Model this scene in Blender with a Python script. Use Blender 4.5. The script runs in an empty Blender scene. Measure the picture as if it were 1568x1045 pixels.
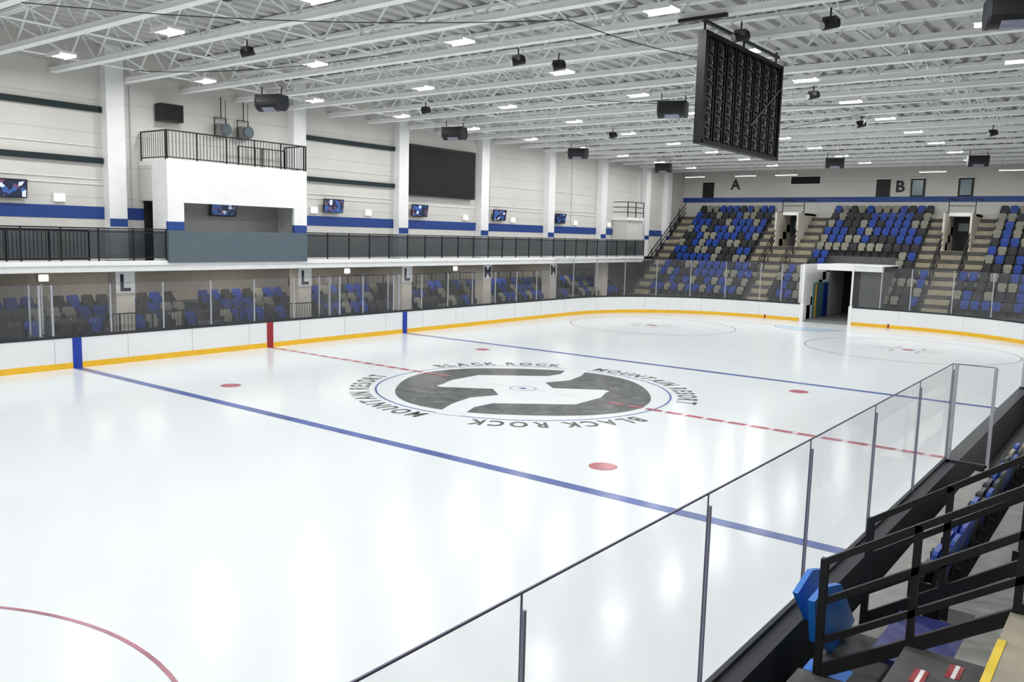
import bpy, math, random, bmesh
from mathutils import Vector, Matrix
random.seed(7)
S=bpy.context.scene
COL=bpy.context.collection
try:
    S.view_settings.view_transform='Standard'; S.view_settings.look='None'
except Exception: pass

# ---------------------------------------------------------------- materials
def mat(name,col,rough=.6,metal=0,var=.06,scale=3.0,spec=.5,bump=0,emit=None,es=0):
    m=bpy.data.materials.new(name); m.use_nodes=True
    nt=m.node_tree; b=nt.nodes['Principled BSDF']
    b.inputs['Roughness'].default_value=rough; b.inputs['Metallic'].default_value=metal
    b.inputs['Specular IOR Level'].default_value=spec
    tc=nt.nodes.new('ShaderNodeTexCoord'); n=nt.nodes.new('ShaderNodeTexNoise')
    n.inputs['Scale'].default_value=scale; n.inputs['Detail'].default_value=5
    nt.links.new(tc.outputs['Object'],n.inputs['Vector'])
    r=nt.nodes.new('ShaderNodeValToRGB'); r.color_ramp.elements[0].position=.3; r.color_ramp.elements[1].position=.7
    r.color_ramp.elements[0].color=tuple(c*(1-var) for c in col)+(1,)
    r.color_ramp.elements[1].color=tuple(min(1,c*(1+var)) for c in col)+(1,)
    nt.links.new(n.outputs['Fac'],r.inputs['Fac']); nt.links.new(r.outputs['Color'],b.inputs['Base Color'])
    if bump:
        bp=nt.nodes.new('ShaderNodeBump'); bp.inputs['Strength'].default_value=bump; bp.inputs['Distance'].default_value=.02
        nt.links.new(n.outputs['Fac'],bp.inputs['Height']); nt.links.new(bp.outputs['Normal'],b.inputs['Normal'])
    if emit:
        b.inputs['Emission Color'].default_value=emit+(1,); b.inputs['Emission Strength'].default_value=es
        try: m.cycles.emission_sampling='NONE'
        except Exception: pass
    return m
def glassmat(name,tint,haze,hazecol=(.7,.72,.75)):
    m=bpy.data.materials.new(name); m.use_nodes=True; nt=m.node_tree; nt.nodes.clear()
    o=nt.nodes.new('ShaderNodeOutputMaterial'); t=nt.nodes.new('ShaderNodeBsdfTransparent'); t.inputs[0].default_value=tint+(1,)
    g=nt.nodes.new('ShaderNodeBsdfGlossy'); g.inputs['Roughness'].default_value=.04
    d=nt.nodes.new('ShaderNodeBsdfDiffuse'); d.inputs[0].default_value=hazecol+(1,)
    n=nt.nodes.new('ShaderNodeTexNoise'); n.inputs['Scale'].default_value=1.3; n.inputs['Detail'].default_value=6
    tc=nt.nodes.new('ShaderNodeTexCoord'); nt.links.new(tc.outputs['Object'],n.inputs['Vector'])
    mp=nt.nodes.new('ShaderNodeMapRange'); mp.inputs[3].default_value=haze*.6; mp.inputs[4].default_value=haze*1.4
    nt.links.new(n.outputs['Fac'],mp.inputs[0])
    m1=nt.nodes.new('ShaderNodeMixShader'); nt.links.new(mp.outputs[0],m1.inputs[0]); nt.links.new(t.outputs[0],m1.inputs[1]); nt.links.new(d.outputs[0],m1.inputs[2])
    # Schlick reflection, the same from both sides of the thin sheet
    lw=nt.nodes.new('ShaderNodeLayerWeight'); lw.inputs['Blend'].default_value=.5
    pw=nt.nodes.new('ShaderNodeMath'); pw.operation='POWER'; pw.inputs[1].default_value=5; nt.links.new(lw.outputs['Facing'],pw.inputs[0])
    ma=nt.nodes.new('ShaderNodeMath'); ma.operation='MULTIPLY_ADD'; ma.inputs[1].default_value=.40; ma.inputs[2].default_value=.025; nt.links.new(pw.outputs[0],ma.inputs[0])
    m2=nt.nodes.new('ShaderNodeMixShader'); nt.links.new(ma.outputs[0],m2.inputs[0]); nt.links.new(m1.outputs[0],m2.inputs[1]); nt.links.new(g.outputs[0],m2.inputs[2])
    nt.links.new(m2.outputs[0],o.inputs[0]); return m
def sidingmat(name,col,period,dark=.75):
    m=mat(name,col,.7,var=.04,scale=.6); nt=m.node_tree; b=nt.nodes['Principled BSDF']
    tc=nt.nodes.new('ShaderNodeTexCoord'); sp=nt.nodes.new('ShaderNodeSeparateXYZ'); nt.links.new(tc.outputs['Object'],sp.inputs[0])
    d=nt.nodes.new('ShaderNodeMath'); d.operation='DIVIDE'; d.inputs[1].default_value=period; nt.links.new(sp.outputs['Z'],d.inputs[0])
    fr=nt.nodes.new('ShaderNodeMath'); fr.operation='FRACT'; nt.links.new(d.outputs[0],fr.inputs[0])
    lt=nt.nodes.new('ShaderNodeMath'); lt.operation='LESS_THAN'; lt.inputs[1].default_value=.04; nt.links.new(fr.outputs[0],lt.inputs[0])
    src=b.inputs['Base Color'].links[0].from_socket
    mx=nt.nodes.new('ShaderNodeMix'); mx.data_type='RGBA'
    nt.links.new(lt.outputs[0],mx.inputs[0]); nt.links.new(src,mx.inputs[6]); mx.inputs[7].default_value=tuple(c*dark for c in col)+(1,)
    nt.links.new(mx.outputs[2],b.inputs['Base Color']); return m
def icemat():
    m=bpy.data.materials.new('ice_surface'); m.use_nodes=True; nt=m.node_tree; b=nt.nodes['Principled BSDF']
    tc=nt.nodes.new('ShaderNodeTexCoord')
    n=nt.nodes.new('ShaderNodeTexNoise'); n.inputs['Scale'].default_value=.18; n.inputs['Detail'].default_value=4
    nt.links.new(tc.outputs['Object'],n.inputs['Vector'])
    r=nt.nodes.new('ShaderNodeValToRGB'); r.color_ramp.elements[0].color=(.675,.718,.74,1); r.color_ramp.elements[1].color=(.71,.745,.765,1)
    r.color_ramp.elements[0].position=.35; r.color_ramp.elements[1].position=.65
    nt.links.new(n.outputs['Fac'],r.inputs[0]); nt.links.new(r.outputs[0],b.inputs['Base Color'])
    n2=nt.nodes.new('ShaderNodeTexNoise'); n2.inputs['Scale'].default_value=2.2; n2.inputs['Detail'].default_value=8
    nt.links.new(tc.outputs['Object'],n2.inputs['Vector'])
    mp=nt.nodes.new('ShaderNodeMapRange'); mp.inputs[3].default_value=.12; mp.inputs[4].default_value=.22
    nt.links.new(n2.outputs['Fac'],mp.inputs[0]); nt.links.new(mp.outputs[0],b.inputs['Roughness'])
    b.inputs['IOR'].default_value=1.31; b.inputs['Specular IOR Level'].default_value=.30
    bp=nt.nodes.new('ShaderNodeBump'); bp.inputs['Strength'].default_value=.06; bp.inputs['Distance'].default_value=.01
    nt.links.new(n2.outputs['Fac'],bp.inputs['Height']); nt.links.new(bp.outputs['Normal'],b.inputs['Normal'])
    return m
def icepaint(name,col,var=.25,scale=1.5):
    m=mat(name,col,.20,var=var,scale=scale,spec=.3); m.node_tree.nodes['Principled BSDF'].inputs['IOR'].default_value=1.31; return m
def tvmat():
    m=bpy.data.materials.new('tv_picture'); m.use_nodes=True; nt=m.node_tree; b=nt.nodes['Principled BSDF']
    tc=nt.nodes.new('ShaderNodeTexCoord')
    v=nt.nodes.new('ShaderNodeTexVoronoi'); v.distance='CHEBYCHEV'; v.inputs['Scale'].default_value=7
    nt.links.new(tc.outputs['Object'],v.inputs['Vector'])
    r=nt.nodes.new('ShaderNodeValToRGB'); e=r.color_ramp; e.interpolation='CONSTANT'
    e.elements[0].color=(.01,.015,.04,1); e.elements[1].position=.5; e.elements[1].color=(.03,.08,.25,1)
    x=e.elements.new(.76); x.color=(.12,.05,.10,1); x=e.elements.new(.82); x.color=(.5,.55,.7,1)
    nt.links.new(v.outputs['Color'],r.inputs[0]); nt.links.new(r.outputs[0],b.inputs['Base Color'])
    nt.links.new(r.outputs[0],b.inputs['Emission Color']); b.inputs['Emission Strength'].default_value=.7; b.inputs['Roughness'].default_value=.2
    return m

M={}
M['ice']=icemat()
M['wall']=sidingmat('wall_paint_beige',(.63,.62,.585),1.15,.85)
M['wall2']=mat('lower_wall_paint',(.60,.56,.49),.7)
M['white']=mat('white_paint',(.84,.845,.84),.5,var=.03)
M['steel']=mat('painted_steel_white',(.92,.93,.91),.55,var=.03)
M['deck']=mat('metal_deck_grey',(.50,.50,.47),.6,var=.06)
M['blue']=mat('blue_paint',(.01,.05,.24),.5)
M['black']=mat('black_metal',(.009,.009,.011),.5,var=.2,spec=.4)
M['dark']=mat('dark_green_black',(.012,.022,.025),.6,spec=.3)
M['screen']=mat('black_screen',(.006,.006,.007),.6,spec=.3)
M['grey']=mat('greyblue_panel',(.10,.13,.155),.6,spec=.3)
M['board']=mat('dasher_white',(.78,.80,.81),.35,var=.02,scale=1)
M['yellow']=mat('kick_yellow',(.82,.47,.02),.4)
M['red']=mat('board_red',(.30,.015,.025),.4)
M['bblue']=mat('board_blue',(.008,.04,.34),.4)
M['cap']=mat('cap_dark_grey',(.035,.038,.045),.6,spec=.3)
M['alu']=mat('aluminium',(.55,.56,.60),.4,metal=.5)
M['edge']=mat('glass_edge_dark',(.10,.09,.16),.4)
M['post']=mat('stanchion_grey',(.26,.26,.34),.4,metal=.2)
M['glass']=glassmat('clear_plexiglass',(.95,.955,.955),.06)
M['smoke']=glassmat('smoked_mesh_panel',(.20,.22,.24),.25,(.035,.04,.045))
M['conc']=mat('concrete',(.24,.24,.23),.8,var=.15,scale=4,bump=.2)
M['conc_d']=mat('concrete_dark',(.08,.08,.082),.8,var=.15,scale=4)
M['stair']=mat('stair_concrete_tan',(.34,.31,.24),.8,var=.1)
M['nose']=mat('nosing_yellow',(.75,.55,.04),.6)
M['sblue']=mat('seat_plastic_blue',(.008,.045,.28),.45,var=.1,spec=.35)
M['stan']=mat('seat_plastic_tan',(.235,.23,.185),.5,var=.1,spec=.35)
M['sblk']=mat('seat_plastic_charcoal',(.020,.022,.025),.5,var=.1,spec=.35)
M['lblue']=icepaint('ice_line_blue',(.09,.13,.35))
M['lred']=icepaint('ice_line_red',(.40,.11,.14))
M['lpink']=icepaint('ice_line_pink',(.66,.53,.56))
M['lred2']=icepaint('ice_circle_red',(.38,.18,.22))
M['logo']=icepaint('ice_logo_black',(.085,.095,.095),.5,2.5)
M['lwhite']=icepaint('ice_logo_white',(.70,.735,.755),.03)
M['lcyan']=icepaint('ice_crease_blue',(.42,.60,.74),.05)
M['lamp']=mat('lamp_lens',(.9,.9,.9),.4,emit=(1,.98,.95),es=14)
M['lamp2']=mat('wall_lamp_lens',(.9,.9,.85),.4,emit=(1,.93,.78),es=3.5)
M['tv']=tvmat()
M['mat_b']=mat('vinyl_blue',(.008,.16,.60),.4)
M['mat_n']=mat('vinyl_navy',(.02,.025,.16),.5)
M['doorblue']=mat('door_teal',(.10,.20,.24),.5)
M['win']=mat('window_pale',(.22,.30,.33),.15)
M['rubber']=mat('rubber_floor_dark',(.05,.052,.055),.8)

# ---------------------------------------------------------------- mesh builder
class B:
    def __init__(s): s.v=[];s.f=[];s.m=[];s.mats=[]
    def mi(s,k):
        if k not in s.mats: s.mats.append(k)
        return s.mats.index(k)
    def add(s,vs,fs,k):
        o=len(s.v); s.v+= [tuple(v) for v in vs]; i=s.mi(k)
        for f in fs: s.f.append(tuple(a+o for a in f)); s.m.append(i)
    def box(s,x0,x1,y0,y1,z0,z1,k,M4=None):
        vs=[(x0,y0,z0),(x1,y0,z0),(x1,y1,z0),(x0,y1,z0),(x0,y0,z1),(x1,y0,z1),(x1,y1,z1),(x0,y1,z1)]
        if M4 is not None: vs=[tuple(M4@Vector(v)) for v in vs]
        s.add(vs,[(0,3,2,1),(4,5,6,7),(0,1,5,4),(1,2,6,5),(2,3,7,6),(3,0,4,7)],k)
    def beam(s,p0,p1,w,h,k):
        p0=Vector(p0);p1=Vector(p1); d=(p1-p0).normalized()
        a=Vector((0,0,1)) if abs(d.z)<.95 else Vector((0,1,0))
        r=d.cross(a).normalized(); u=r.cross(d)
        vs=[]
        for p in (p0,p1):
            for i,j in ((-1,-1),(1,-1),(1,1),(-1,1)): vs.append(p+r*(w/2*i)+u*(h/2*j))
        s.add(vs,[(3,2,1,0),(4,5,6,7),(0,1,5,4),(1,2,6,5),(2,3,7,6),(3,0,4,7)],k)
    def tube(s,p0,p1,r,k,n=8,r2=None):
        p0=Vector(p0);p1=Vector(p1); d=(p1-p0).normalized(); r2=r if r2 is None else r2
        a=Vector((0,0,1)) if abs(d.z)<.95 else Vector((0,1,0))
        x=d.cross(a).normalized(); u=x.cross(d); vs=[]
        for p,q in ((p0,r),(p1,r2)):
            for i in range(n):
                t=2*math.pi*i/n; vs.append(p+x*q*math.cos(t)+u*q*math.sin(t))
        fs=[(i,(i+1)%n,n+(i+1)%n,n+i) for i in range(n)]+[tuple(range(n-1,-1,-1)),tuple(range(n,2*n))]
        s.add(vs,fs,k)
    def prism(s,outline,z0,z1,k,M4=None):
        n=len(outline); vs=[(x,y,z0) for x,y in outline]+[(x,y,z1) for x,y in outline]
        if M4 is not None: vs=[tuple(M4@Vector(v)) for v in vs]
        s.add(vs,[(i,(i+1)%n,n+(i+1)%n,n+i) for i in range(n)]+[tuple(range(n-1,-1,-1)),tuple(range(n,2*n))],k)
    def flat(s,outline,z,k):
        s.add([(x,y,z) for x,y in outline],[tuple(range(len(outline)))],k)
    def obj(s,name,parent=None,loc=None):
        me=bpy.data.meshes.new(name); me.from_pydata(s.v,[],s.f)
        for k in s.mats: me.materials.append(M[k])
        me.polygons.foreach_set('material_index',s.m); me.update()
        o=bpy.data.objects.new(name,me); COL.objects.link(o)
        if parent: o.parent=parent
        if loc: o.location=loc
        return o
def text_geo(txt,size,bold=.012):
    c=bpy.data.curves.new('tmp','FONT'); c.body=txt; c.size=size; c.resolution_u=4
    try: c.offset=size*bold
    except Exception: pass
    o=bpy.data.objects.new('tmp',c); COL.objects.link(o); bpy.context.view_layer.update()
    me=bpy.data.meshes.new_from_object(o)
    vs=[tuple(v.co) for v in me.vertices]; fs=[tuple(p.vertices) for p in me.polygons]
    bpy.data.objects.remove(o); bpy.data.meshes.remove(me); bpy.data.curves.remove(c)
    return vs,fs

# ---------------------------------------------------------------- rink path
W=12.95; L=31.0; R=8.5
GX0,GX1=-1.7,1.2
def path(step=.5):
    P=[]
    def seg(a,b):
        n=max(1,int(math.dist(a,b)/step))
        for i in range(n): P.append((a[0]+(b[0]-a[0])*i/n,a[1]+(b[1]-a[1])*i/n))
    def arc(cx,cy,a0,a1):
        n=18
        for i in range(n): t=a0+(a1-a0)*i/n; P.append((cx+R*math.cos(t),cy+R*math.sin(t)))
    h=math.pi/2
    seg((GX1,L),(W-R,L)); arc(W-R,L-R,h,0); seg((W,L-R),(W,-L+R)); arc(W-R,-L+R,0,-h)
    seg((W-R,-L),(-W+R,-L)); arc(-W+R,-L+R,-h,-2*h); seg((-W,-L+R),(-W,L-R)); arc(-W+R,L-R,2*h,h); seg((-W+R,L),(GX0,L)); P.append((GX0,L))
    return P
PATH=path()
def normals(P):
    N=[]
    for i in range(len(P)):
        a=P[max(0,i-1)];b=P[min(len(P)-1,i+1)]; d=Vector((b[0]-a[0],b[1]-a[1])).normalized(); N.append((-d.y,d.x))
    return N
NRM=normals(PATH)
def sweep(bb,off0,off1,z0,z1,k):
    vs=[]
    for (x,y),(nx,ny) in zip(PATH,NRM):
        for o,z in ((off0,z0),(off1,z0),(off1,z1),(off0,z1)): vs.append((x+nx*o,y+ny*o,z))
    fs=[]; n=len(PATH)
    for i in range(n-1):
        a=4*i;b=a+4
        for j in range(4): fs.append((a+j,a+(j+1)%4,b+(j+1)%4,b+j))
    fs.append((0,3,2,1)); e=4*(n-1); fs.append((e,e+1,e+2,e+3))
    bb.add(vs,fs,k)
ice=B(); vs=[(x,y,0) for x,y in PATH]
ice.add(vs,[tuple(range(len(vs)-1,-1,-1))],'ice')
ice.obj('ice_sheet')
fl=B(); fl.box(-18,21,-34,41,-.3,-.02,'rubber'); fl.obj('floor')
# markings
mk=B()
def disc(cx,cy,r,z,k,n=48): mk.flat([(cx+r*math.cos(2*math.pi*i/n),cy+r*math.sin(2*math.pi*i/n)) for i in range(n)],z,k)
def ring(cx,cy,r,w,z,k,n=96,a0=0,a1=2*math.pi):
    vs=[]
    for i in range(n+1):
        t=a0+(a1-a0)*i/n
        vs+=[(cx+(r-w/2)*math.cos(t),cy+(r-w/2)*math.sin(t),z),(cx+(r+w/2)*math.cos(t),cy+(r+w/2)*math.sin(t),z)]
    mk.add(vs,[(2*i,2*i+1,2*i+3,2*i+2) for i in range(n)],k)
def rect(x0,x1,y0,y1,z,k): mk.flat([(x0,y0),(x1,y0),(x1,y1),(x0,y1)],z,k)
Z=.004
for y in (-7.77,7.77): rect(-W+.01,W-.01,y-.15,y+.15,Z,'lblue')
x=-W+.01
while x<W-.1:
    xe=min(x+.62,W-.01)
    if xe<-4.7 or x>4.7:
        rect(x,xe-.14,-.12,.12,Z,'lred'); rect(xe-.14,xe,-.12,.12,Z,'lpink')
    elif xe<-2.9 or x>2.9: rect(x,xe-.14,-.10,.10,Z+.006,'lred')
    x+=.62
for sx in (-1,1):
    for y in (-6.1,6.1):
        disc(sx*6.7,y,.31,Z,'lred')
    for sy in (-1,1):
        cx,cy=sx*6.7,sy*21.03
        disc(cx,cy,.30,Z,'lred'); ring(cx,cy,4.57,.055,Z,'lred2')
        for a in (-1,1):
            for b_ in (-1,1):
                rect(min(cx+a*.55,cx+a*1.45),max(cx+a*.55,cx+a*1.45),cy+b_*.3-.03,cy+b_*.3+.03,Z,'lred2')
                rect(cx+a*.55-.03,cx+a*.55+.03,min(cy+b_*.3,cy+b_*1.2),max(cy+b_*.3,cy+b_*1.2),Z,'lred2')
for sy in (-1,1):
    gy=sy*27.3
    xx=(W-R)+math.sqrt(R*R-(27.3-(L-R))**2)-.05
    rect(-xx,xx,gy-.025,gy+.025,Z,'lred2')
    n=24; pts=[(1.83*math.cos(math.pi*i/n),gy-sy*1.83*math.sin(math.pi*i/n)) for i in range(n+1)]
    mk.flat(pts if sy<0 else pts[::-1],Z-.001,'lcyan')
    if sy>0: ring(0,gy,1.83,.05,Z+.001,'lred2',32,math.pi,2*math.pi)
    else: ring(0,gy,1.83,.05,Z+.001,'lred2',32,0,math.pi)
ring(0,0,4.62,.06,Z,'lblue')
RT=Vector((.795,.607)); UP=Vector((-.607,.795))
def rl(p): q=RT*p[0]+UP*p[1]; return (q.x,q.y)
outl=[]
for i in range(64):
    t=2*math.pi*i/64; r=4.12*(1+.035*math.cos(4*t+.6)); outl.append((r*math.cos(t),r*math.sin(t)))
mk.flat(outl,Z,'logo')
wh=[(-2.6,.35),(-2.35,1.2),(-1.5,2.35),(.9,2.5),(1.4,3.1),(1.7,4.35),(2.4,4.05),(2.05,2.7),(1.6,1.75),(.75,1.2),(.95,.2),(2.6,.12),(2.75,-.1)]
wh=wh+[(-a,-b) for a,b in wh]
bm=bmesh.new(); vv=[bm.verts.new((*rl(p),Z+.003)) for p in wh]; fc=bm.faces.new(vv); bmesh.ops.triangulate(bm,faces=[fc])
bm.verts.index_update()
vsl=[tuple(v.co) for v in bm.verts]; fsl=[tuple(v.index for v in f.verts) for f in bm.faces]; bm.free()
mk.add(vsl,fsl,'lwhite')
ring(0,0,.42,.03,Z+.006,'lblue',32); disc(0,0,.12,Z+.006,'lblue'); rect(-2.2,2.2,-.02,.02,Z+.005,'lpink')
def arctext(txt,cdeg,span,r,size):
    geos=[];ws=[]
    for ch in txt:
        if ch==' ': geos.append(None); ws.append(size*.42); continue
        g=text_geo(ch,size,.03); xs=[v[0] for v in g[0]]; geos.append((g,min(xs),max(xs))); ws.append(max(xs)-min(xs)+size*.17)
    tot=sum(ws); acc=0; k=math.radians(span)*r/tot
    for g,w in zip(geos,ws):
        c=acc+w/2; acc+=w
        if g is None: continue
        th=math.radians(cdeg+span/2)-math.radians(span)*(c/tot)
        (vs,fs),x0,x1=g
        up=Vector((math.cos(th),math.sin(th))); rt=Vector((math.sin(th),-math.cos(th)))
        mk.add([(*(up*(r+v[1])+rt*((v[0]-(x0+x1)/2)*k)),Z) for v in vs],fs,'logo')
for a in (0,180):
    arctext('BLACK ROCK',138+a,56,4.85,.82)
    arctext('MOUNTAIN RESORT',56+a,80,4.85,.82)
mk.obj('ice_markings')

# boards
bd=B()
sweep(bd,0,.12,0,.20,'yellow'); sweep(bd,.012,.12,.20,1.03,'board'); sweep(bd,.0,.24,1.03,1.08,'cap'); sweep(bd,.12,.22,0,1.03,'cap')
for sx in (-1,1):
    for y,k in ((-7.77,'bblue'),(7.77,'bblue'),(0,'red')):
        bd.box(min(sx*(W-.004),sx*(W+.05)),max(sx*(W-.004),sx*(W+.05)),y-.15,y+.15,0,1.035,k)
for i in range(0,len(PATH)-1,5):
    x,y=PATH[i]; nx,ny=NRM[i]; bd.beam((x+nx*.008,y+ny*.008,.2),(x+nx*.008,y+ny*.008,1.03),.012,.012,'alu')
for x in (GX0,GX1): bd.box(x-.10,x+.10,L-.03,L+.28,0,1.12,'white')
for x,h in ((-4.0,.25),(3.4,.25)): bd.box(x-.05,x+.05,L-.01,L+.02,.0,h,'red')
bd.obj('dasher_boards')

# glass
gl=B(); fr=B()
def gnodes():
    def lin(a,b,n): return [(a[0]+(b[0]-a[0])*i/n,a[1]+(b[1]-a[1])*i/n) for i in range(n+1)]
    O=.05; Wg=W+O; Lg=L+O
    def arc(cx,cy,a0,a1,n=6): return [(cx+(R+O)*math.cos(a0+(a1-a0)*i/n),cy+(R+O)*math.sin(a0+(a1-a0)*i/n)) for i in range(n+1)]
    h=math.pi/2
    right=lin((GX1,Lg),(W-R,Lg),2)[:-1]+arc(W-R,L-R,h,0)[:-1]+lin((Wg,L-R),(Wg,5),7)
    right2=lin((Wg,-5),(Wg,-22.5),7)[:-1]+arc(W-R,-L+R,0,-h)[:-1]+lin((W-R,-Lg),(-W+R,-Lg),4)[:-1]+arc(-W+R,-L+R,-h,-2*h)[:-1]+lin((-Wg,-L+R),(-Wg,-8.5),7)
    left=lin((-Wg,-8.5),(-Wg,3.2),6)[:-1]+lin((-Wg,3.2),(-Wg,22.5),10)[:-1]+arc(-W+R,L-R,2*h,h)[:-1]+lin((-W+R,Lg),(GX0,Lg),2)
    return [right,right2,left]
def gpanel(a,b,z0,z1):
    gl.add([(a[0],a[1],z0),(b[0],b[1],z0),(b[0],b[1],z1),(a[0],a[1],z1)],[(0,1,2,3)],'glass')
    fr.beam((a[0],a[1],z1),(b[0],b[1],z1),.012,.014,'edge')
    fr.beam((a[0],a[1],z0+.02),(b[0],b[1],z0+.02),.05,.05,'cap')
def hgt(y): return 3.5 if y>20.5 else 2.82
for line in gnodes():
    for i in range(len(line)-1):
        a,b=line[i],line[i+1]; gpanel(a,b,1.08,hgt((a[1]+b[1])/2))
    for i,p in enumerate(line):
        h=hgt(p[1])
        n=Vector((p[0],p[1],0)).normalized() if abs(p[0])<12.9 else Vector((1 if p[0]>0 else -1,0,0))
        if p[0]>12.9 and p[1]<0:
            fr.beam((p[0],p[1],1.08),(p[0],p[1],h),.010,.010,'edge')
            fr.beam((p[0]+.02,p[1],1.0),(p[0]+.02,p[1],h-.1),.020,.022,'post')
        else:
            fr.beam((p[0]+n.x*.03,p[1]+n.y*.03,1.0),(p[0]+n.x*.03,p[1]+n.y*.03,h),.045,.045,'alu')
for y in (-5,5):
    gpanel((W+.05,y),(13.66,y),1.08,2.82); fr.beam((13.66,y,.9),(13.66,y,2.82),.05,.05,'alu'); fr.beam((13.06,y,.9),(13.06,y,2.82),.05,.05,'alu')
gpanel((14.75,-4.6),(14.75,4.6),1.1,2.8)
for y in (-8.9,-8.5,3.2,3.75,7.4):
    gpanel((-13.0,y),(-13.75,y),1.08,2.82); fr.beam((-13.75,y,0.9),(-13.75,y,2.82),.05,.05,'alu'); fr.beam((-13.03,y,0.9),(-13.03,y,2.82),.06,.06,'alu')
for x in (GX0,GX1): fr.beam((x,L+.05,1.1),(x,L+.05,3.55),.09,.09,'white')
gl.obj('rink_glass'); fr.obj('rink_glass_frame')

# ---------------------------------------------------------------- room shell
CZ=11.15
w=B(); w.box(-15.3,-15,-34.3,41.3,3.3,CZ,'wall'); w.box(-15.0,-14.985,-34,41,5.02,5.46,'blue')
w.obj('wall_left')
w=B(); w.box(-18.2,-18.0,-34.3,41.3,0,3.3,'wall2'); w.obj('wall_left_lower')
w=B(); w.box(-18,21.3,41,41.3,0,CZ,'wall'); w.box(-15,21,40.985,41,7.75,8.12,'blue'); w.obj('wall_far')
w=B(); w.box(21,21.3,-34.3,41,0,CZ,'wall'); w.obj('wall_right')
w=B(); w.box(-18,21.3,-34.3,-34,0,CZ,'wall'); w.obj('wall_back')
c=B(); x=-15.3; vs=[]
while x<21.3:
    for dx,dz in ((0,0),(.3,0),(.36,.12),(.54,.12)): vs.append((x+dx,dz))
    x+=.6
n=len(vs)
V=[(a,-34.3,CZ+b) for a,b in vs]+[(a,41.3,CZ+b) for a,b in vs]
c.add(V,[(i,i+1,n+i+1,n+i) for i in range(n-1)],'deck'); c.box(-15.3,21.3,-34.3,41.3,CZ+.13,CZ+.3,'deck')
c.obj('ceiling')
# joists
JS=2.41875
j=B(); jy=[]; y=1.2+JS/2-JS*14
while y<40.8: jy.append(y); y+=JS
for y in jy:
    for z,hh in ((10.02,.14),(11.07,.10)):
        j.box(-15,21,y-.12,y-.02,z-hh/2,z+hh/2,'steel'); j.box(-15,21,y+.02,y+.12,z-hh/2,z+hh/2,'steel')
    j.box(-15,21,y-.13,y+.13,9.94,9.955,'steel')
    x=-15; up=True
    while x<20.9:
        x2=min(x+1.0,21)
        a,b=(11.05,10.02) if up else (10.02,11.05)
        j.beam((x,y,a),(x2,y,b),.045,.045,'steel'); x=x2; up=not up
for x in (-12.9,-8.7,-3.6,3.2,9.2,15):
    j.tube((x,-33.5,10.12),(x,40.8,10.12),.03,'steel',6); j.tube((x,-33.5,11.0),(x,40.8,11.0),.02,'steel',6)
    for a,b in zip(jy[:-1],jy[1:]):
        j.beam((x,a,10.08),(x,b,11.02),.035,.035,'steel'); j.beam((x,a,11.02),(x,b,10.08),.035,.035,'steel')
j.obj('roof_joists')
# cables and conduits strung between the joists
k=B()
for (x0,ya),(x1,yb) in (((-6,-12),(4,-4)),((4,-4),(6,3)),((-12,-6),(-2,-3.5)),((-2,6),(9,12)),((6,14),(-8,20))):
    P0=Vector((x0,ya,9.93)); P1=Vector((x1,yb,9.93)); last=P0
    for i in range(1,13):
        t=i/12; q=P0.lerp(P1,t); q.z-= .22*4*t*(1-t); k.tube(last,q,.012,'black',5); last=q
k.obj('ceiling_cables')
cys=[-30.9,-24.5,-18.1,-11.7,-5.3,2.9,9.3,15.7,22.2,28.4,34.5,37.9]
cb=B()
for y in cys:
    cb.box(-15,-14.6,y-.36,y+.30,3.55,CZ,'white'); cb.box(-14.6,-14.59,y-.36,y+.30,4.76,5.05,'blue')
cb.obj('wall_columns')
cb=B()
for y in cys:
    if y<31: cb.box(-14.95,-14.35,y-.35,y+.35,.62,3.2,'wall2')
cb.obj('lower_columns')
for y,l in ((-5.3,'L'),(2.9,'L'),(9.3,'L'),(15.7,'M'),(22.2,'M')):
    s=B(); s.box(-14.35,-14.33,y-.36,y+.36,2.35,3.12,'white')
    vs,fs=text_geo(l,.85,.03); xs=[v[0] for v in vs]; cx=(min(xs)+max(xs))/2
    s.add([(-14.325,y+(v[0]-cx),2.44+v[1]) for v in vs],fs,'cap'); s.obj('section_sign')
mz=B(); mz.box(-15,-13.25,-34,31.6,3.2,3.5,'white'); mz.box(-18,-15,-34,41,3.2,3.5,'wall2'); mz.box(-13.3,-13.15,-34,31.6,3.42,3.58,'white')
mz.obj('mezzanine_slab')
def railing(name,p0,p1,h,panel=None,pickets=0,post=1.25,thick=.045):
    r=B(); p0=Vector(p0);p1=Vector(p1); d=p1-p0; n=max(1,round(d.length/post)); up=Vector((0,0,1))
    r.beam(p0+up*h,p1+up*h,thick,thick,'black'); r.beam(p0+up*.1,p1+up*.1,thick*.8,thick*.8,'black')
    for i in range(n+1): q=p0+d*(i/n); r.beam(q,q+up*h,thick,thick,'black')
    if panel:
        a=p0+up*.12;b=p1+up*.12;c_=p1+up*(h-.04);e=p0+up*(h-.04); r.add([a,b,c_,e],[(0,1,2,3)],panel)
        r.beam(p0+up*(h-.12),p1+up*(h-.12),.03,.03,'black')
    if pickets:
        m=int(d.length/pickets)
        for i in range(m+1): q=p0+d*(i/m); r.beam(q+up*.1,q+up*h,.016,.016,'black')
    return r.obj(name)
railing('mezzanine_railing',(-13.22,-33,3.58),(-13.22,-4.3,3.58),1.12,'smoke')
railing('mezzanine_railing',(-13.22,2.0,3.58),(-13.22,31.6,3.58),1.12,'smoke')
railing('mezzanine_stair_railing',(-14.3,-12,3.5),(-14.3,-6.6,3.5),1.1,None,.13)
railing('lower_stand_railing',(-13.85,-8.3,.6),(-13.85,2.9,.6),1.05,None,.14)
railing('lower_stand_railing',(-16.9,4,1.65),(-16.9,31,1.65),.9,None,.3)
bnd=B()
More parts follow.
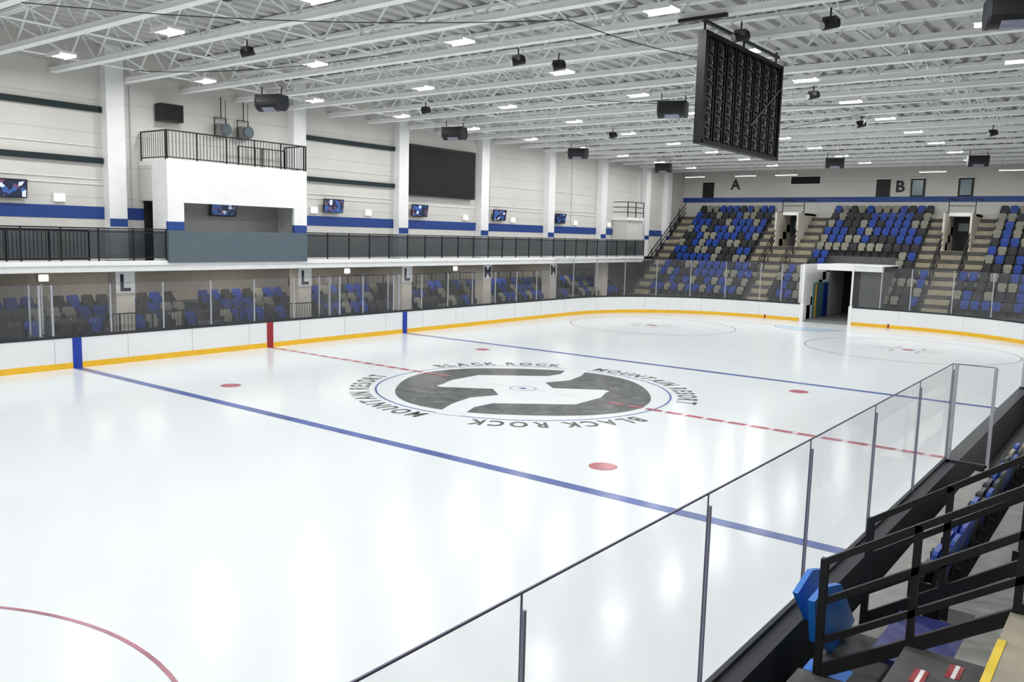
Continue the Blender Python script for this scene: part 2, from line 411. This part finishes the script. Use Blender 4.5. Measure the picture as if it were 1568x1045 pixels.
for y0,y1 in ((-34,-5.7),(3.3,8.9)):
    for z in (7.0,8.8): bnd.box(-15,-14.86,y0,y1,z,z+.2,'dark')
bnd.obj('trim_1')
p=B()
p.box(-13.2,-13.08,-4.3,2.0,5.7,7.25,'white'); p.box(-13.2,-13.08,-4.3,-3.65,5.0,5.7,'white'); p.box(-13.2,-13.08,1.35,2.0,5.0,5.7,'white')
p.box(-13.2,-13.08,-4.3,-3.65,4.68,5.0,'blue'); p.box(-13.2,-13.08,1.35,2.0,4.68,5.0,'blue')
p.box(-13.22,-13.06,-4.3,2.0,3.5,4.68,'grey')
p.box(-14.98,-13.2,-4.3,2.0,7.05,7.2,'white')
p.box(-14.98,-14.1,-4.3,-4.18,5.75,7.05,'wall'); p.box(-14.1,-13.2,-4.3,-4.18,3.5,7.05,'white'); p.box(-14.98,-13.2,1.88,2.0,3.5,7.05,'white')
p.box(-14.6,-13.3,-4.1,1.8,4.45,4.52,'grey')
p.box(-14.97,-14.94,-3.2,1.85,4.6,6.9,'wall')
p.obj('press_box')
railing('press_box_railing',(-13.14,-4.3,7.22),(-13.14,2.0,7.22),1.05,None,.14)
railing('press_box_railing',(-14.9,-4.24,7.22),(-13.14,-4.24,7.22),1.05,None,.14)
railing('press_box_railing',(-14.4,1.9,7.22),(-13.14,1.9,7.22),1.05,None,.14)
railing('press_box_railing',(-14.4,-.4,7.22),(-14.4,1.9,7.22),.9,None,.2)
d=B(); d.box(-14.985,-14.95,-4.15,-3.3,3.5,5.75,'black'); d.box(-14.95,-14.94,-4.02,-3.42,3.6,5.65,'screen'); d.tube((-14.92,-3.45,4.5),(-14.86,-3.45,4.5),.03,'alu'); d.obj('door_1')
s=B(); s.box(-15,-14.7,9.85,14.9,6.7,9.25,'black'); s.box(-14.7,-14.68,9.95,14.8,6.8,9.15,'screen')
for i in range(1,5): s.box(-14.682,-14.677,9.95+i*.97-.004,9.95+i*.97+.004,6.8,9.15,'cap')
s.obj('wall_video_screen')
def tv(y,z=5.95,x=-14.98,w=1.15,h=.62):
    t=B(); t.box(x,x+.12,y-.12,y+.12,z-.1,z+.1,'black')
    Mx=Matrix.Translation((x+.2,y,z))@Matrix.Rotation(math.radians(8),4,'Y')
    t.box(-.04,.04,-w/2,w/2,-h/2,h/2,'black',Mx); t.box(.04,.045,-w/2+.04,w/2-.04,-h/2+.04,h/2-.04,'tv',Mx); t.obj('wall_television')
for y in (-8.95,4.9,10.6,17.2,23.4): tv(y)
tv(-.9,5.6,-14.93,w=1.2)
def wl(x,y,z):
    t=B(); t.box(x,x+.08,y-.19,y+.19,z-.14,z+.14,'white'); t.box(x+.08,x+.12,y-.16,y+.16,z-.11,z+.10,'lamp2'); return t.obj('wall_lamp')
for y in (-7.25,3.9,7.2,14.4,18.7,25.4,29.6): wl(-15,y,5.72)
for y in (-6.6,8.5,26.5,17): wl(-18,y,2.75)
ls_=bpy.data.lights.new('added_soffit_fill','AREA'); ls_.shape='RECTANGLE'; ls_.size=.3; ls_.size_y=3.0; ls_.energy=34; ls_.color=(1,.95,.86)  # added fill light under the mezzanine, brightens the dark lower stand
for y in (-12,-4.5,1.2,6.5,12.5,19,25.3):
    t=B(); t.box(-15.9,-15.6,y-1.5,y+1.5,3.12,3.2,'white'); t.box(-15.87,-15.63,y-1.45,y+1.45,3.11,3.12,'lamp2'); o=t.obj('added_soffit_strip')  # made-up strip housing for the fill, out of the camera's sight
    l=bpy.data.objects.new('lamp',ls_); COL.objects.link(l); l.parent=o; l.location=(-15.75,y,3.10)
cd=B()
for z in (6.45,6.25,7.6):
    cd.tube((-14.97,-34,z),(-14.97,-5.7,z),.02,'white',6); cd.tube((-14.97,3.3,z),(-14.97,28,z),.018,'white',6)
for y in (-4.6,-10.2,16.5,24.9): cd.tube((-14.97,y,5.5),(-14.97,y,9.9),.02,'alu',6)
cd.obj('wall_conduits')
s=B(); s.box(-14.9,-14.45,-3.65,-2.75,8.75,9.4,'black'); s.box(-15,-14.9,-3.3,-3.1,8.95,9.2,'cap'); s.box(-14.45,-14.44,-3.6,-2.8,8.8,9.35,'screen'); s.obj('wall_speaker')
for y in (-.9,.15):  # round horn loudspeakers in bracket frames on the wall
    s=B(); s.box(-14.95,-14.55,y-.22,y+.22,8.5,8.95,'conc'); s.tube((-14.55,y,8.72),(-14.42,y,8.72),.12,'cap',14,.24); s.tube((-14.42,y,8.72),(-14.41,y,8.72),.22,'grey',16)
    s.beam((-14.85,y-.26,8.45),(-14.85,y-.26,9.2),.03,.03,'black'); s.beam((-14.85,y+.26,8.45),(-14.85,y+.26,9.2),.03,.03,'black'); s.beam((-14.85,y-.28,9.2),(-14.85,y+.28,9.2),.03,.03,'black'); s.beam((-14.85,y-.28,8.45),(-14.85,y+.28,8.45),.03,.03,'black')
    s.tube((-14.8,y,9.2),(-14.8,y,10.0),.02,'black',6); s.tube((-14.8,y+.2,9.0),(-14.7,y+.15,9.9),.012,'black',6); s.obj('wall_horn_speaker')
def hang_speaker(x,y,z=9.4,sc=.85,yaw=0):
    s=B(); n=10
    ol=[(-.36*sc,.32*sc),(.36*sc,.32*sc)]+[( .42*sc*math.cos(-math.pi*i/n), -.34*sc*math.sin(math.pi*i/n)+.0) for i in range(n+1)]
    Mx=Matrix.Translation((x,y,z))@Matrix.Rotation(yaw,4,'Z')@Matrix(((0,0,1,0),(1,0,0,0),(0,1,0,0),(0,0,0,1)))
    s.prism(ol,-.55*sc,.55*sc,'black',Mx)
    s.prism([(a*1.04,b*1.04) for a,b in ol],-.60*sc,-.52*sc,'cap',Mx); s.prism([(a*1.04,b*1.04) for a,b in ol],.52*sc,.58*sc,'cap',Mx)
    s.prism([(a*.92,b*1.05-.01) for a,b in ol],-.3*sc,.3*sc,'post',Mx)
    for a in (-.5,.5): s.tube((x+a*sc*math.cos(yaw),y+a*sc*math.sin(yaw),z+.3*sc),(x+a*sc*math.cos(yaw),y+a*sc*math.sin(yaw),10.0),.02,'black',6)
    s.box(x-.6*sc,x+.6*sc,y-.03,y+.03,9.88,9.94,'steel')
    s.obj('hanging_loudspeaker')
for x,y in ((-10.7,-1.5),(-10.7,8.6),(-10.5,18.7),(-10.5,28.8),(1.4,6.6),(.3,29),(7.4,30.2),(12.95,-1.7),(12.7,8.5)): hang_speaker(x,y,yaw=.3)
hang_speaker(.75,-10.7,9.62,.8,.3)
def spot(x,y,z=9.65):
    s=B(); s.tube((x,y,9.98),(x,y,z+.12),.02,'black',6); s.box(x-.14,x+.14,y-.1,y+.1,z-.02,z+.13,'black')
    s.tube((x-.12,y-.12,z-.06),(x+.12,y+.14,z+.03),.11,'black',12); s.tube((x-.14,y-.14,z-.067),(x-.12,y-.12,z-.06),.09,'alu',12); s.obj('ceiling_spotlight')
for x,y in ((1.0,-2),(1.6,-.9),(-4.8,-6.7),(9.4,-1.7),(6.1,7.3),(7.3,-1.6),(-8,3.8),(5.5,15),(9.5,20),(1,16),(-5.5,14)): spot(x,y)
ld=bpy.data.lights.new('lamp_area','AREA'); ld.shape='RECTANGLE'; ld.size=.62; ld.size_y=.42; ld.energy=113; ld.color=(1,.998,.995)
fx=B()
fx.box(-.38,.38,-.26,.26,.03,.10,'steel'); fx.box(-.34,.34,-.22,.22,.0,.03,'lamp'); fx.box(-.40,.40,-.28,-.24,-.03,.10,'white'); fx.box(-.40,.40,.24,.28,-.03,.10,'white')
fx.tube((-.3,0,.1),(-.3,0,.3),.012,'steel',6); fx.tube((.3,0,.1),(.3,0,.3),.012,'steel',6)
first=None
for x in (-11.7,-5.75,.2,6.2,12.1,18):
    for i in range(-6,8):
        y=1.2+4.8375*i
        if y>38: continue
        if x>17 and i%2: continue
        if first is None: first=fx.obj('ceiling_light_fixture'); o=first
        else: o=bpy.data.objects.new('ceiling_light_fixture',first.data); COL.objects.link(o)
        o.location=(x,y,9.93)
        l=bpy.data.objects.new('lamp',ld); COL.objects.link(l); l.parent=o; l.location=(0,0,-.05)
ly=[q for q in jy if 37<q<40][0]
for x in (-13,-9,-6,3.5,8):
    t=B(); t.box(x-.8,x+.8,ly-.05,ly+.05,9.55,9.62,'white'); t.box(x-.78,x+.78,ly-.04,ly+.04,9.53,9.55,'lamp2'); t.tube((x-.6,ly,9.6),(x-.6,ly,9.96),.01,'black',5); t.tube((x+.6,ly,9.6),(x+.6,ly,9.96),.01,'black',5); t.obj('linear_light')
# ---------------------------------------------------------------- scoreboard
sb=B(); X=6.8; y0,y1,z0,z1=-2.6,2.35,7.12,9.62
sb.box(X-.10,X,y0,y1,z0,z1,'screen')
for a,b in ((y0-.02,y0+.08),(y1-.08,y1+.02)): sb.box(X-.10,X+.10,a,b,z0-.02,z1+.02,'screen')
sb.box(X-.10,X+.10,y0,y1,z0-.03,z0+.06,'screen'); sb.box(X-.10,X+.10,y0,y1,z1-.06,z1+.03,'screen')
nc=8
for i in range(nc):
    cy=y0+.12+(y1-y0-.24)*(i+.5)/nc
    sb.box(X,X+.06,cy-.235,cy-.205,z0,z1,'black'); sb.box(X,X+.06,cy+.205,cy+.235,z0,z1,'black')
    for r_ in range(7):
        cz=z0+.1+(z1-z0-.2)*(r_+.5)/7
        sb.box(X,X+.04,cy-.14,cy+.14,cz-.13,cz+.13,'black')
        sb.box(X+.04,X+.06,cy-.1,cy+.02,cz-.08,cz+.08,'screen'); sb.box(X+.04,X+.055,cy+.07,cy+.09,cz-.06,cz+.0,'alu')
        sb.tube((X+.07,cy-.05,cz-.1),(X+.08,cy+.1,cz-.2),.005,'alu',5)
sb.tube((X+.10,.3,z0+.7),(X+.10,y1-.1,z0+1.9),.012,'post',5)
for y in (y0+.2,-.1,y1-.2): sb.tube((X-.05,y,z1),(X-.05,y,10.0),.03,'black',8)
sb.box(X-.6,X+.6,y0-.1,y0,9.86,9.94,'black'); sb.box(X-.1,X-.02,y0,y1,9.86,9.93,'black')
sb.obj('hanging_scoreboard')

# ---------------------------------------------------------------- seats
def ro(w,h,r,n=3):
    o=[]
    for cx,cy,a in ((w/2-r,h/2-r,0),(-w/2+r,h/2-r,90),(-w/2+r,-h/2+r,180),(w/2-r,-h/2+r,270)):
        for i in range(n): t=math.radians(a+90*i/(n-1)); o.append((cx+r*math.cos(t),cy+r*math.sin(t)))
    return o
BACK=ro(.45,.46,.09); PAN=ro(.42,.36,.08)
XZ=Matrix(((1,0,0,0),(0,0,1,0),(0,1,0,0),(0,0,0,1)))
def seat(bb,x,y,z,rot,k):
    T=Matrix.Translation((x,y,z))@Matrix.Rotation(rot,4,'Z')  # faces -y
    bb.prism(BACK,-.02,.02,k,T@Matrix.Translation((0,.16,.66))@Matrix.Rotation(-.18,4,'X')@XZ)
    bb.prism(PAN,-.025,.025,k,T@Matrix.Translation((0,.03,.56))@Matrix.Rotation(-.10,4,'X')@XZ)
    bb.box(-.24,-.20,-.06,.16,.36,.62,'sblk',T); bb.box(.20,.24,-.06,.16,.36,.62,'sblk',T)
    bb.box(-.22,.22,.06,.14,.36,.42,'black',T); bb.box(-.03,.03,.05,.2,0,.38,'black',T)
def rk():
    r=random.random(); return 'sblue' if r<.38 else ('stan' if r<.68 else 'sblk')
RY=lambda k:32.5+.70*k
RZ=lambda k:.9+.52*k
NR=12
voms=[(-6.0,-4.6),(4.7,6.1)]
def blocked(x,k):
    if k<=5 and -2.1<x<2.6: return True
    for a,b in voms:
        if k>=4 and a-1.35<x<b+1.35: return True
        if k<4 and a-.1<x<b+.1: return True
    if -14.6<x<-13.3 or 12.9<x<14.1: return True
    return False
bw=B(); st=B()
for k in range(NR):
    ya=RY(k); yb=40.98 if k==NR-1 else RY(k+1)
    segs=[(-14.98,20.98)]
    cuts=[]
    if k<=5: cuts.append((-1.9,2.4))
    if k>=8: cuts+=voms
    for c0,c1 in cuts:
        ns=[]
        for a,b in segs:
            if c1<=a or c0>=b: ns.append((a,b)); continue
            if a<c0: ns.append((a,c0))
            if c1<b: ns.append((c1,b))
        segs=ns
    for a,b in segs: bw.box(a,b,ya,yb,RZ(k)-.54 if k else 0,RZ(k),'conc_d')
def aisle(x0,x1,k0,k1):
    for k in range(k0,k1):
        st.box(x0,x1,RY(k)-.35,RY(k)+.001,RZ(k)-.52,RZ(k)-.26,'stair'); st.box(x0,x1,RY(k),RY(k)+.35,RZ(k),RZ(k)+.012,'stair'); st.box(x0,x1,RY(k)+.35,RY(k)+.7,RZ(k),RZ(k)+.02,'stair')
        st.box(x0,x1,RY(k)-.355,RY(k)-.30,RZ(k)-.262,RZ(k)-.255,'nose'); st.box(x0,x1,RY(k),RY(k)+.05,RZ(k)+.01,RZ(k)+.018,'nose')
aisle(-14.5,-13.4,0,NR)
for a,b in voms: aisle(a,b,0,4); aisle(a,b,4,8); aisle(a-1.25,a-.12,4,NR); aisle(b+.12,b+1.25,4,NR)
aisle(13,14,0,NR)
bw.obj('end_stand_terrace'); st.obj('end_stand_stairs')
es=B()
for k in range(NR):
    x=-13.05
    while x<20.5:
        if not blocked(x,k): seat(es,x,RY(k)+.38,RZ(k),0,rk())
        x+=.54
es.obj('end_stand_seats')
for a,b in voms:
    v=B(); zf=RZ(7); yf=RY(8)
    v.box(a,b,yf,40.98,zf-.1,zf,'stair'); v.box(a-.12,a,yf-.7,40.98,zf,zf+2.35,'wall2'); v.box(b,b+.12,yf-.7,40.98,zf,zf+2.35,'wall2')
    v.box(a-.12,b+.12,yf+.5,40.98,zf+2.2,zf+2.42,'white'); v.box(a,b,40.3,40.4,zf,zf+2.2,'cap'); v.box(a+.15,b-.15,40.26,40.3,zf,zf+2.05,'black')
    v.box(a+.3,a+.9,40.24,40.26,zf+1.3,zf+1.8,'win')
    v.obj('stand_entrance')
    for x in (a-.06,b+.06):
        r=B()
        for dz in (.0,.35,.7): r.beam((x,RY(3),RZ(3)+.4+dz),(x,RY(8)-.1,RZ(8)+.35+dz),.05,.05,'black')
        for k in (3,4.6,6.2,7.8): r.beam((x,RY(k),RZ(k)-.4),(x,RY(k),RZ(k)+1.1),.05,.05,'black')
        r.beam((x,RY(8),zf+2.4),(x,40.9,zf+2.4),.05,.05,'black'); r.beam((x,RY(8)+.5,zf+3.3),(x,40.9,zf+3.3),.05,.05,'black'); r.beam((x,RY(8)+.5,zf+2.3),(x,RY(8)+.5,zf+3.3),.05,.05,'black')
        r.obj('stand_handrail')
    r=B(); r.beam((a,RY(8)+.5,zf+3.3),(b,RY(8)+.5,zf+3.3),.05,.05,'black'); r.beam((a,RY(8)+.5,zf+2.85),(b,RY(8)+.5,zf+2.85),.04,.04,'black'); r.obj('stand_handrail')
r=B()
for dz in (.35,.7,1.05): r.beam((-14.55,32.4,.9+dz),(-14.55,40.6,RZ(11)+dz),.05,.05,'black')
for k in range(0,12,2): r.beam((-14.55,RY(k),RZ(k)),(-14.55,RY(k),RZ(k)+1.1),.05,.05,'black')
r.obj('stand_handrail')
pl=B(); pl.box(-14.98,-13.7,30.0,32.4,6.05,6.25,'white'); pl.box(-14.98,-13.8,30.2,32.3,3.5,6.05,'wall'); pl.obj('corner_landing')
r=B()
for z in (6.6,6.95,7.3):
    r.beam((-13.75,30.1,z),(-13.75,32.3,z),.05,.05,'black'); r.beam((-14.9,30.1,z),(-13.75,30.1,z),.05,.05,'black')
for y in (30.1,31.2,32.3): r.beam((-13.75,y,6.25),(-13.75,y,7.3),.05,.05,'black')
r.obj('landing_railing')
t=B()
t.box(-2.1,-1.9,31.5,40.98,0,3.5,'white'); t.box(2.4,2.6,32.3,40.98,0,3.5,'conc_d')
t.box(-1.2,2.6,31.9,36.9,3.2,3.55,'white'); t.box(-1.9,2.4,36.6,40.98,3.2,3.4,'conc_d'); t.box(-1.9,2.4,40.0,40.2,0,3.2,'screen')
t.box(1.3,2.4,32.3,32.5,0,3.2,'conc_d'); t.box(-1.9,-1.82,33.5,36.5,0,2.3,'doorblue'); t.box(-1.82,-1.80,35.4,36.2,0.0,2.2,'bblue'); t.box(-1.82,-1.79,33.8,34.0,0,2.2,'yellow')
t.box(-1.9,2.4,31.3,40,-.02,.01,'conc'); t.box(.1,1.0,39.9,40.0,1.3,2.3,'grey')
t.obj('resurfacer_tunnel')
def wtext(l,x,z,size):
    s=B(); vs,fs=text_geo(l,size,.03); xs=[v[0] for v in vs]; cx=(min(xs)+max(xs))/2
    s.add([(x+(v[0]-cx),40.97,z+v[1]) for v in vs],fs,'cap'); s.obj('section_letter')
wtext('A',-10.7,8.75,1.05); wtext('B',1.1,8.45,1.05)
s=B(); s.box(-6.5,-4.2,40.9,41,9.0,9.65,'white'); s.box(-6.4,-4.3,40.88,40.9,9.07,9.58,'screen'); s.obj('wall_sign')
for i,(x,k) in enumerate(((-12.9,'black'),(0,'black'),(2.2,'win'),(5.1,'win'),(10.5,'black'),(13,'win'))):
    s=B(); s.box(x-.45,x+.45,40.93,41,8.12,9.3,'black'); s.box(x-.33,x+.33,40.9,40.93,8.2,9.2,k); s.box(x-.5,x+.5,40.88,41,9.3,9.38,'white'); s.obj('window_%d'%(i+1))
ls=B(); rows=[(-14.55,.6),(-15.35,.95),(-16.15,1.3)]
lt=B()
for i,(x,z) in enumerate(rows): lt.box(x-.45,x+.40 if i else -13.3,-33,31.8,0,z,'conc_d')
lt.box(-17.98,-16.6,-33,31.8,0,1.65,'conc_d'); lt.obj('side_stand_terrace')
for x,z in rows:
    y=-16.0
    while y<31.2:
        if not any(abs(y-c_)<.62 and x>-15.0 for c_ in cys) and not any(abs(y-a)<.6 for a in (-1.5,12.5,25)): seat(ls,x-.02,y,z,math.pi/2,rk())
        y+=.54
ls.obj('side_stand_seats')
# ---------------------------------------------------------------- right stand (foreground)
rs=B()
FX=lambda k:14.45+.8*(k-1)
FZ=lambda k:1.02+.5*k
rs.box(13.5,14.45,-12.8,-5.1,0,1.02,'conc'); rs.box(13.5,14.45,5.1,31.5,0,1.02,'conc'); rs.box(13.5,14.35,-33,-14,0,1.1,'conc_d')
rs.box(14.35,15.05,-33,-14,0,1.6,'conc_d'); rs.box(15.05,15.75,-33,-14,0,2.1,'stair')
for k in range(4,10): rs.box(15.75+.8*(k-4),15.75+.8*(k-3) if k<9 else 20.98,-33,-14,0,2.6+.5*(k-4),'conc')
for k in range(1,8):
    a,b=-12.8,31.5
    if k==1:
        for c0,c1 in ((a,-5.1),(5.1,b)): rs.box(FX(k),FX(k+1),c0,c1,0,FZ(k),'conc')
        rs.box(14.8,FX(2),-5.1,5.1,0,FZ(1),'conc')
    else: rs.box(FX(k),FX(k+1) if k<7 else 20.98,a,b,0,FZ(k),'conc')
for i in range(12): rs.box(13.5+.4*i,13.9+.4*i if i<11 else 20.98,-14,-12.8,0,max(1.03,.85+.25*i),'conc' if i>1 else 'conc_d')
rs.obj('side_stand_concrete')
bn=B(); bn.box(13.2,14.78,-5,5,0,.25,'rubber'); bn.box(14.0,14.4,-4.6,4.6,.62,.68,'white')
for y in (-4,-2,0,2,4): bn.box(14.1,14.3,y-.05,y+.05,.25,.62,'cap')
bn.box(14.70,14.78,-5,5,.25,1.1,'board'); bn.obj('players_bench')
ss=B()
for k in range(0,7):
    for a,b in ((-12.4,-5.6),(5.6,31)) if k<2 else ((-12.4,31),):
        y=a
        while y<b: seat(ss,(14.12 if k==0 else FX(k)+.5),y,FZ(k),-math.pi/2,rk()); y+=.54
ss.obj('side_stand_seats')
def slope_rail(y,x0,z0,x1,z1,xs):
    r=B(); s_=(z1-z0)/(x1-x0); th=.055
    for dz in (0,-.36,-.72): r.beam((x0,y,z0+dz),(x1,y,z1+dz),th,th,'black')
    r.beam((x0,y,z0-1.0),(x1,y,z1-1.0),.05,.11,'black')
    for x in xs: z=z0+s_*(x-x0); r.beam((x,y,z-1.05),(x,y,z+.02),th,th,'black')
    r.box(x0-.03,x0+.03,y-.03,y+.03,z0-1.1,z0+.03,'black')
    return r.obj('stair_handrail')
slope_rail(-14.0,13.66,2.12,15.9,3.62,(14.37,15.09,15.8))
slope_rail(-12.8,13.72,2.19,16.0,3.78,(14.38,15.1,15.8))
mb=B()
YZ=Matrix(((0,0,1,0),(1,0,0,0),(0,1,0,0),(0,0,0,1)))
mb.prism([(-13.88,1.72),(-13.50,1.82),(-13.20,1.74),(-13.05,1.47),(-13.30,1.28),(-13.50,1.33)],13.36,13.41,'mat_b',YZ)
mb.prism([(-14.05,1.76),(-13.70,1.78),(-13.25,1.66),(-12.66,1.08),(-13.0,1.04),(-13.4,1.04),(-13.92,1.34)],13.55,13.61,'mat_b',YZ)
mb.box(13.52,13.95,-13.95,-13.72,1.035,1.08,'mat_b')
mb.obj('blue_padding')
nm=B(); nm.box(14.05,14.69,-13.95,-12.85,1.355,1.40,'mat_n'); nm.obj('navy_floor_mat')
tp=B()
tp.box(15.05,15.10,-20,-14.6,2.101,2.106,'nose'); tp.box(15.045,15.05,-20,-14.6,2.03,2.106,'nose')
for x,y in ((14.54,-14.5),(14.74,-14.25),(14.50,-15.1)):
    tp.box(x-.04,x+.0,y-.12,y+.12,1.601,1.606,'red'); tp.box(x,x+.03,y-.12,y+.12,1.601,1.606,'white'); tp.box(x+.03,x+.06,y-.12,y+.12,1.601,1.606,'red')
tp.obj('floor_tape')

# ---------------------------------------------------------------- world + camera
wd=bpy.data.worlds.new('world'); S.world=wd; wd.use_nodes=True; wd.node_tree.nodes['Background'].inputs[0].default_value=(.8,.85,.9,1); wd.node_tree.nodes['Background'].inputs[1].default_value=.3
yaw,p_,r_=.6524,.1253,.0264
f=Vector((-math.sin(yaw)*math.cos(p_),math.cos(yaw)*math.cos(p_),-math.sin(p_))); rt=Vector((math.cos(yaw),math.sin(yaw),0)); up=rt.cross(f)
r2=rt*math.cos(r_)+up*math.sin(r_); u2=-rt*math.sin(r_)+up*math.cos(r_)
cam=bpy.data.cameras.new('camera'); cam.lens=1290.4/1568*36; cam.sensor_width=36; cam.clip_end=300; cam.clip_start=.05
co=bpy.data.objects.new('camera',cam); COL.objects.link(co)
co.matrix_world=Matrix((( r2.x,u2.x,-f.x,15.706),(r2.y,u2.y,-f.y,-21.1958),(r2.z,u2.z,-f.z,4.8397),(0,0,0,1))); S.camera=co
